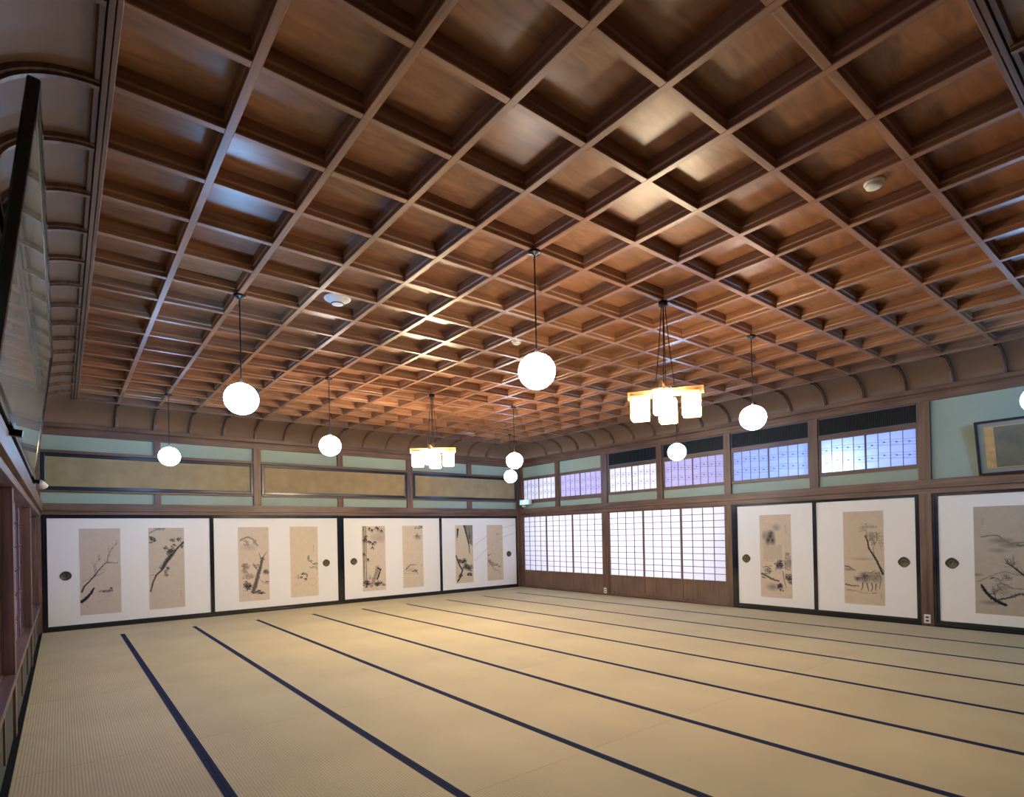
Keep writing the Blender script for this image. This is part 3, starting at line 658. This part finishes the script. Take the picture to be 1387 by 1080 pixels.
for i, (y1, y0) in enumerate(bays):
    wn += 1; xf = 8.845; zb0, zb1, zt0, zt1 = z(0.745 if i > 1 else 0.715), z(0.80), z(1.275), z(1.34)
    y1i, y0i = y1-0.004, y0+0.004
    wd = MB().box(xf-0.008, XR+0.05, y0i, y1i, zb0, zb1-0.015).box(xf-0.008, XR+0.05, y0i, y1i, zt0+0.012, zt1).box(xf-0.008, XR+0.05, y1i-0.018, y1i, zb1-0.015, zt0+0.012).box(xf-0.008, XR+0.05, y0i, y0i+0.006, zb1-0.015, zt0+0.012)
    w = wd.build('window_%d' % wn, SH[1], origin=(xf, (y0+y1)/2, zb0), bevel=0.002)
    tag(w, 'transom paper window '+bayn[i], 'window', kind='structure')
    mid = (y0i+y1i)/2
    for j, (a, b) in enumerate(((mid-0.012, y1i-0.018), (y0i+0.006, mid+0.012))):
        dx = 0.010*j
        lf = MB().box(xf+dx, xf+dx+0.014, a, a+0.018, zb1-0.014, zt0+0.011).box(xf+dx, xf+dx+0.014, b-0.018, b, zb1-0.014, zt0+0.011).box(xf+dx, xf+dx+0.014, a+0.018, b-0.018, zt0, zt0+0.011).box(xf+dx, xf+dx+0.014, a+0.018, b-0.018, zb1-0.014, zb1).build('sliding_leaf', SH[2], w)
        MB().box(xf+dx+0.010, xf+dx+0.011, a+0.016, b-0.016, zb1-0.002, zt0+0.002).build('paper_pane', BPAP if i > 3 else SPAP if i in (0, 2) else LPAP, lf)
        m = MB(); aa, bb_ = a+0.018, b-0.018
        for k in range(1, 4): yy = aa+(bb_-aa)*k/4; m.box(xf+dx+0.002, xf+dx+0.009, yy-0.004, yy+0.004, zb1, zt0)
        motif(m, aa, bb_, zb1, zt0, xf+dx+0.003, 'R'); m.build('lattice', SH[2], lf)
# vents above bays 3..6
vl = ['leftmost of four', 'second from left of four', 'third from left of four', 'rightmost of four']
for i, (y1, y0) in enumerate(bays[2:]):
    z0, z1 = z(1.345), z(1.603)
    v = MB().box(8.852, 8.90, y0+0.004, y1-0.004, z0, z1)
    v = empty('vent_grille', (8.85, (y0+y1)/2, z0), 'long dark slatted vent under the cornice on the right wall, '+vl[i], 'vent', 'dark vents above the transom windows')
    MB().box(8.872, 8.90, y0+0.004, y1-0.004, z0, z1).build('backing', GRB, v)
    m = MB(); n = 52; a, b = y0+0.02, y1-0.02
    for k in range(n+1): yy = a+(b-a)*k/n; m.box(8.856, 8.870, yy-0.005, yy+0.005, z0+0.012, z1-0.012)
    tag(m.build('slats', GRI, v))
    MB().box(8.846, 8.872, y0+0.004, y0+0.016, z0, z1).box(8.846, 8.872, y1-0.016, y1-0.004, z0, z1).box(8.846, 8.872, y0+0.016, y1-0.016, z0, z0+0.012).box(8.846, 8.872, y0+0.016, y1-0.016, z1-0.012, z1).build('frame', MAUV, v)

# ---- left wall windows
for i, (y0, y1) in enumerate(((0.04, 2.34), (2.48, 5.13), (5.27, 7.92), (8.06, 10.65))):
    wn += 1; xf = XL-0.050; z0, z1 = z(-0.89), z(0.385)
    w = MB().box(xf-0.03, xf+0.012, y0, y0+0.02, z0, z1).box(xf-0.03, xf+0.012, y1-0.02, y1, z0, z1).box(xf-0.03, xf+0.012, y0+0.02, y1-0.02, z1-0.02, z1).box(xf-0.03, xf+0.012, y0+0.02, y1-0.02, z0, z0+0.015).build('window_%d' % wn, WD[2], origin=(xf, (y0+y1)/2, z0))
    tag(w, ['nearest', 'second nearest', 'second farthest', 'farthest'][i]+' lilac paper window in the left wall', 'window', kind='structure')
    for j in range(3):
        a = y0+0.02+(y1-y0-0.04)*j/3; b = y0+0.02+(y1-y0-0.04)*(j+1)/3; dx = 0.012*(j % 2)-0.012
        lf = MB().box(xf+dx, xf+dx+0.016, a, a+0.022, z0+0.015, z1-0.02).box(xf+dx, xf+dx+0.016, b-0.022, b, z0+0.015, z1-0.02).build('sliding_leaf', WD[2], w)
        MB().box(xf+dx+0.003, xf+dx+0.004, a+0.02, b-0.02, z0+0.015, z1-0.02).build('paper_pane', LPAP, lf)
        m = MB()
        for k in range(1, 4): yy = a+(b-a)*k/4; m.box(xf+dx+0.005, xf+dx+0.012, yy-0.004, yy+0.004, z0+0.015, z1-0.02)
        for q in range(1, 6):
            zz = z0+(z1-z0)*q/6
            for dz in (-0.03, 0.0, 0.028): m.box(xf+dx+0.006, xf+dx+0.011, a+0.022, b-0.022, zz+dz-0.0015, zz+dz+0.0015)
            for k in range(4): yc = a+(b-a)*(k+.5)/4; m.box(xf+dx+0.006, xf+dx+0.012, yc-0.012, yc+0.012, zz, zz+0.016)
        m.build('lattice', WD[2], lf)

# ================================================================= TATAMI MATS
TX, TW, TL, YE = 0.660, 0.900, 1.848, 9.798
def mat(x0, x1, y0, y1, label, herix=True, hw=0.027):
    cx_, cy_ = (x0+x1)/2, (y0+y1)/2; g = 0.0010
    m = MB().box(x0+g, x1-g, y0+g, y1-g, -0.055, 0.0)
    o = m.build('tatami_mat', TAT, origin=(cx_, cy_, -0.055)); tag(o, label, 'tatami mat', 'straw mats covering the floor')
    if herix:
        if x0 > 0: MB().box(x0+g, x0+hw, y0+g, y1-g, -0.03, 0.0016).build('cloth_edging', HER, o)
        MB().box(x1-hw, x1-g, y0+g, y1-g, -0.03, 0.0016).build('cloth_edging', HER, o)
    return o
ords = ['first', 'second', 'third', 'fourth', 'fifth', 'sixth', 'seventh', 'eighth', 'ninth', 'tenth']
for k in range(-1, 9):
    x0 = TX+k*TW; x1 = min(x0+TW, 8.80); x0 = max(x0, -0.236)
    if k == 8: x1 = 8.80
    for r in range(6):
        y1 = YE-TL*r; y0 = max(YE-TL*(r+1), 0.05)
        lb = 'navy edged straw mat, %s row from the far wall, %s strip from the left wall' % (ords[r], ords[k+1])
        mat(x0, x1, y0, y1, lb)
for k in range(5):
    x0 = -0.236+k*(9.036/5); x1 = x0+9.036/5
    mat(x0, x1, YE, 10.795, 'straw mat laid crosswise along the far sliding doors, %s of five' % ['leftmost', 'second from left', 'middle', 'second from right', 'rightmost'][k], False)

# ================================================================= UPPER FRAMED PANELS ON THE FAR WALL
for (x0, x1, lb) in ((-0.225, 2.695, 'leftmost'), (2.83, 5.75, 'middle'), (5.89, 8.735, 'rightmost')):
    z0, z1 = z(0.787), z(1.333)
    p = empty('framed_wall_panel', ((x0+x1)/2, 10.80, z0), 'long aged gold paper panel in black frame high on the far wall, '+lb+' of three', 'wall panel', 'framed gold paper panels high on the far wall')
    MB().box(x0+0.03, x1-0.03, 10.802, 10.83, z0+0.03, z1-0.03).build('gold_paper', GOLD, p)
    MB().box((x0+x1)/2-0.03+0.01, (x0+x1)/2+0.04, 10.8005, 10.803, z0+0.06, z1-0.06).build('paper_joint', GOLD, p)
    fw = 0.052
    MB().box(x0, x0+fw, 10.782, 10.835, z0, z1).box(x1-fw, x1, 10.782, 10.835, z0, z1).box(x0+fw, x1-fw, 10.782, 10.835, z0, z0+fw).box(x0+fw, x1-fw, 10.782, 10.835, z1-fw, z1).build('frame', LACB, p, bevel=0.006)

# ================================================================= PENDANT GLOBES
def make_pendant(mat_, group_label):
    r = 0.137; zc = 2.505
    root = empty('pendant_lamp', (0, 0, ZC))
    m = MB().lathe([(0.0, -0.030), (0.012, -0.030), (0.018, -0.020), (0.045, -0.016), (0.050, -0.010), (0.050, 0.0), (0, 0)], 24); m.build('canopy', BLK, root, smooth=True, local=True)
    MB().tube([(0, 0, -0.02), (0, 0, zc+r-ZC+0.03)], 0.0055).build('cord', CORD, root, local=True)
    pr = [(r*math.sin(a)*1.0, r*0.96*-math.cos(a)) for a in np.linspace(0, PI*0.94, 22)]
    g = MB().lathe(pr, 40, (0, 0, zc-ZC)).build('glass_globe', mat_, root, smooth=True, local=True)
    MB().lathe([(0.0, 0.026), (0.009, 0.026), (0.012, 0.016), (0.020, 0.010), (0.028, 0.004), (0.030, -0.006), (0, -0.006)], 20, (0, 0, zc+r*0.95-ZC)).build('globe_holder', WPL, root, smooth=True, local=True)
    return root
pn, pb, pd = make_pendant(E_NEU, ''), make_pendant(E_BLU, ''), make_pendant(E_NEU1, '')
lamps = [(4, 4, 2, 'warm white globe pendant lamp nearest the middle of the room'), (4, 12, 0, 'white globe pendant lamp to the left of the far lantern cluster'), (10, 4, 2, 'white globe pendant lamp to the right of the near lantern cluster'), (10, 12, 0, 'white globe pendant lamp near the far corner, upper of two there'),
         (1, 8, 1, 'bluish globe pendant lamp on the left, larger and nearer of the two'), (1, 16, 1, 'small bluish globe pendant lamp at the far left'), (13, 8, 1, 'bluish globe pendant lamp in front of the right wall vents'), (13, 16, 1, 'small bluish globe pendant lamp low in the far corner'), (13, 0, 1, 'bluish globe pendant lamp cut by the right edge of the picture')]
used = {0: False, 1: False, 2: False}
for gx_, gy_, blue, lb in lamps:
    src = (pn, pb, pd)[blue]
    o = src if not used[blue] else copy_tree(src); used[blue] = True
    o.location = (GX+gx_*GP, GY+gy_*GP, ZC); tag(o, lb, 'lamp', 'round pendant lamps'); 

# ================================================================= LANTERN CLUSTERS
def make_chandelier(rot, mat_):
    root = empty('lantern_chandelier', (0, 0, ZC))
    MB().lathe([(0, -0.045), (0.035, -0.045), (0.042, -0.035), (0.042, 0.0), (0, 0)], 24).build('canopy', BLK, root, smooth=True, local=True)
    zt, zb_ = z(1.275)-ZC, z(1.205)-ZC
    D = [(math.cos(a), math.sin(a)) for a in (rot, rot+PI/2, rot+PI, rot+1.5*PI)]
    for dx, dy in D:
        MB().tube([(dx*0.015, dy*0.015, -0.04), (dx*0.045, dy*0.045, -0.4), (dx*0.085, dy*0.085, zt+0.0)], 0.0045, 6).build('cord', CORD, root, local=True)
    for j in range(2):
        a = rot+j*PI/2; m = MB()
        m.box(-0.335, 0.335, -0.014, 0.014, zt-0.070, zt) if j == 0 else m.box(-0.335, 0.335, -0.014, 0.014, zt-0.069, zt+0.001)
        o = m.build('cross_arm', PALE[0], root, local=True, bevel=0.003); o.rotation_euler.z = a
    for dx, dy in D:
        c_ = 0.226; hw = 0.070; z1 = zt-0.062; z0 = z(1.008)-ZC
        l = MB()
        l.box(-hw, hw, -hw, hw, z0+0.006, z1-0.004); o = l.build('lantern', mat_, root, local=True)
        o.location = (dx*c_, dy*c_, 0); o.rotation_euler.z = rot
        e = hw+0.004; t = 0.007; m = MB()
        for sx in (-1, 1):
            for sy in (-1, 1): m.box(sx*e-t/2*1.4, sx*e+t/2*1.4, sy*e-t/2*1.4, sy*e+t/2*1.4, z0, z1)
        for zz in (z0, z0+0.045, z1-t):
            m.box(-e, e, -e-t/2, -e+t/2, zz, zz+t); m.box(-e, e, e-t/2, e+t/2, zz, zz+t); m.box(-e-t/2, -e+t/2, -e, e, zz, zz+t); m.box(e-t/2, e+t/2, -e, e, zz, zz+t)
        m.build('lantern_frame', PALE[2], o, local=True)
        MB().box(-0.080, 0.080, -0.080, 0.080, z1, z1+0.012).build('lantern_cap', PALE[0], o, local=True, bevel=0.002)
    return root
ch = make_chandelier(math.radians(30), E_CH); ch.location = (GX+7*GP, GY+4*GP, ZC); tag(ch, 'four lantern wooden ceiling light, nearer and larger of the two', 'ceiling light', 'wooden lantern clusters')
ch2 = make_chandelier(math.radians(51), E_CH2); ch2.location = (GX+7*GP, GY+12*GP, ZC); tag(ch2, 'four lantern wooden ceiling light, farther and smaller of the two', 'ceiling light', 'wooden lantern clusters')

# ================================================================= DETECTORS
def det(x, y, big, lb):
    zc = ZC+(0.075 if big else 0.10)
    o = empty('smoke_detector', (x, y, zc), lb, 'smoke detector', 'ceiling detectors')
    if big:
        MB().lathe([(0, -0.012), (0.09, -0.012), (0.115, -0.012), (0.118, -0.008), (0.112, 0.0), (0.07, 0.004), (0.07, 0.025)], 36).build('base', WPL, o, smooth=True, local=True)
        MB().lathe([(0.0, -0.062), (0.030, -0.062), (0.050, -0.058), (0.056, -0.052), (0.062, -0.046), (0.098, -0.016), (0.100, -0.012)], 36).build('housing', WPL, o, smooth=True, local=True)
        MB().lathe([(0.050, -0.0585), (0.057, -0.0525), (0.053, -0.0535)], 36).build('sensor_slot', DPL, o, local=True)
        MB().lathe([(0.0, -0.066), (0.012, -0.066), (0.016, -0.060)], 20).build('test_button', WPL, o, local=True)
    else:
        MB().lathe([(0.0, -0.045), (0.030, -0.044), (0.045, -0.036), (0.049, -0.026), (0.049, -0.016)], 32).build('housing', WPL, o, smooth=True, local=True)
        MB().lathe([(0.049, -0.017), (0.056, -0.015), (0.058, -0.006), (0.056, 0.0)], 32).build('base', WPL, o, smooth=True, local=True)
g = lambda k, o: (GX if o == 0 else GY)+k*GP
det(g(2.47, 0), g(7.5, 1), True, 'large conical white smoke detector on the ceiling, left of centre')
det(g(6.5, 0), g(0.5, 1), False, 'small round white detector on the ceiling at upper right')
det(g(6.5, 0), g(7.5, 1), False, 'small white detector on the ceiling just left of the middle globe lamp')
det(g(6.5, 0), g(15.5, 1), False, 'tiny white detector on the ceiling near the far wall')

# ================================================================= EXIT SIGN
E_SGN = emis('lit_sign_face', (0.04, 0.48, 0.50), 0.75); E_SGW = emis('lit_sign_white', (0.9, 1.0, 1.0), 1.5)
s = empty('exit_sign', (8.80, 10.46, z(0.675)), 'lit blue green exit sign box on the far right corner', 'exit sign')
MB().box(8.72, 8.80, 10.30, 10.66, z(0.675), z(0.80)).build('housing', WPL, s, bevel=0.003)
MB().box(8.716, 8.722, 10.315, 10.652, z(0.684), z(0.792)).build('sign_face', E_SGN, s)
m = MB()   # running figure and doorway, seen from the room (left = larger y)
X0, X1 = 8.7135, 8.7155; ZS = z(0.738)
def seg(m, y0, z0_, y1, z1_, w):
    d = Vector((0, y1-y0, z1_-z0_)); nrm = Vector((0, -d.z, d.y)).normalized()*w/2; b = len(m.v)
    for xx in (X0, X1):
        for (yy, zz, sg) in ((y0, z0_, 1), (y1, z1_, 1), (y1, z1_, -1), (y0, z0_, -1)): m.v.append((xx, yy+nrm.y*sg, ZS+zz+nrm.z*sg))
    for q in ((0,1,2,3),(7,6,5,4),(0,4,5,1),(1,5,6,2),(2,6,7,3),(3,7,4,0)): m.f.append(tuple(b+i for i in q)); m.m.append(0)
C0 = 10.50
seg(m, C0+0.012, 0.018, C0-0.004, -0.010, 0.016); seg(m, C0-0.004, -0.010, C0-0.026, -0.016, 0.009); seg(m, C0-0.026, -0.016, C0-0.024, -0.040, 0.008)
seg(m, C0-0.004, -0.010, C0-0.002, -0.028, 0.009); seg(m, C0-0.002, -0.028, C0-0.020+0.04, -0.042, 0.008); seg(m, C0+0.012, 0.018, C0+0.034, 0.006, 0.007); seg(m, C0+0.012, 0.018, C0-0.012, 0.022, 0.007); seg(m, C0+0.018, 0.030, C0+0.020, 0.040, 0.012)
seg(m, C0-0.045, 0.046, C0-0.045, -0.046, 0.007); seg(m, C0-0.045, 0.043, C0-0.10, 0.043, 0.006); seg(m, C0-0.10, 0.046, C0-0.10, -0.046, 0.007)
m.build('running_figure', E_SGW, s)
MB().box(8.745, 8.79, 10.52, 10.60, z(0.625), z(0.662)).build('battery_box', WPL, s, bevel=0.002)

# ================================================================= SOCKETS
def sock(y, w, lb):
    x = 8.815
    o = empty('wall_socket', (x, y, 0.07), lb, 'wall socket')
    MB().box(x-0.010, x-0.0005, y-w/2, y+w/2, 0.03, 0.145).build('cover_plate', WPL, o, bevel=0.002)
    for zz in (0.062, 0.108):
        MB().box(x-0.012, x-0.009, y-0.017, y+0.017, zz-0.010, zz+0.012).build('outlet', DPL, o)
sock(8.02, 0.070, 'white wall socket at the foot of the post between the screens')
sock(2.415, 0.072, 'white wall socket at the foot of the post between painted doors')

# ================================================================= HUNG PICTURE, RIGHT WALL
L_, H_, T_ = 1.62, 0.655, 0.035
pc = empty('hanging_picture', (8.76, 1.832, NT+0.003), 'black framed long picture with gold brocade strip tilted forward on the right wall', 'picture')
pc.rotation_euler = (0, -0.30, 0)
q = lambda a0, a1, z0, z1, t0, t1: MB().box(-t1, -t0, -a1, -a0, z0, z1)
q(0.02, L_-0.02, 0.02, H_-0.02, 0.004, 0.012).build('backing', MATG, pc, local=True)
m = MB()
for (a0, a1, z0, z1) in ((0, 0.026, 0, H_), (L_-0.026, L_, 0, H_), (0.026, L_-0.026, 0, 0.026), (0.026, L_-0.026, H_-0.026, H_)): m.box(-T_, 0, -a1, -a0, z0, z1)
m.build('frame', LACB, pc, local=True, bevel=0.004)
q(0.085, 0.175, 0.075, H_-0.075, 0.012, 0.015).build('brocade_strip', GBRO, pc, local=True)
q(L_-0.175, L_-0.085, 0.075, H_-0.075, 0.012, 0.015).build('brocade_strip', GBRO, pc, local=True)
q(0.175, L_-0.175, 0.085, H_-0.085, 0.012, 0.0145).build('faded_painting', GPIC, pc, local=True)
m = MB()
for z0 in (0.077, H_-0.085): m.box(-0.0158, -0.012, -(L_-0.175), -0.175, z0, z0+0.008)
m.build('gold_edge_line', GBRO, pc, local=True)

# ================================================================= LARGE GLAZED FRAME, LEFT WALL
Y0, Y1 = 2.88, 7.06; XB, XT = -0.185, -0.036; ZB, ZT = z(0.60), z(1.83)
ang = math.atan2(XT-XB, ZT-ZB); HH = math.hypot(XT-XB, ZT-ZB); LL = Y1-Y0
gf = empty('glazed_frame', (XB, Y0, ZB), 'very large black framed glazed panel leaning out from the left wall', 'framed panel')
gf.rotation_euler = (0, ang, 0)
MB().box(-0.03, -0.010, 0.03, LL-0.03, 0.03, HH-0.03).build('glazed_picture', GLZ, gf, local=True)
m = MB(); fw = 0.05
for (a0, a1, z0, z1) in ((0, fw, 0, HH), (LL-fw, LL, 0, HH), (fw, LL-fw, 0, fw), (fw, LL-fw, HH-fw, HH)): m.box(-0.045, 0.0, a0, a1, z0, z1)
m.build('frame', LAC, gf, local=True, bevel=0.008)
m = MB(); 
for yy in (1.05, 4.08): m.box(-0.06, 0.035, yy, yy+0.05, -0.035, 0.0)
m.build('support_bracket', BLK, gf, local=True, bevel=0.002)
# small white spotlight on the rail beyond the frame
sp = empty('spotlight', (-0.20, 7.35, NT), 'small white spotlight on the left wall rail by the large frame', 'spotlight')
MB().tube([(-0.205, 7.35, NT), (-0.19, 7.35, NT+0.04), (-0.165, 7.34, z(0.60))], 0.006).build('bracket', BLK, sp)
m = MB().lathe([(0, 0.03), (0.022, 0.03), (0.026, 0.02), (0.040, -0.04), (0.034, -0.042), (0.0, -0.03)], 20); 
o = m.build('lamp_head', WPL, sp, local=True, smooth=True); o.location = (0.055, -0.03, 0.005); o.rotation_euler = (0.7, -0.5, 0)

for o in bpy.data.objects:
    if '_w' in o: del o['_w']
bpy.context.view_layer.update()
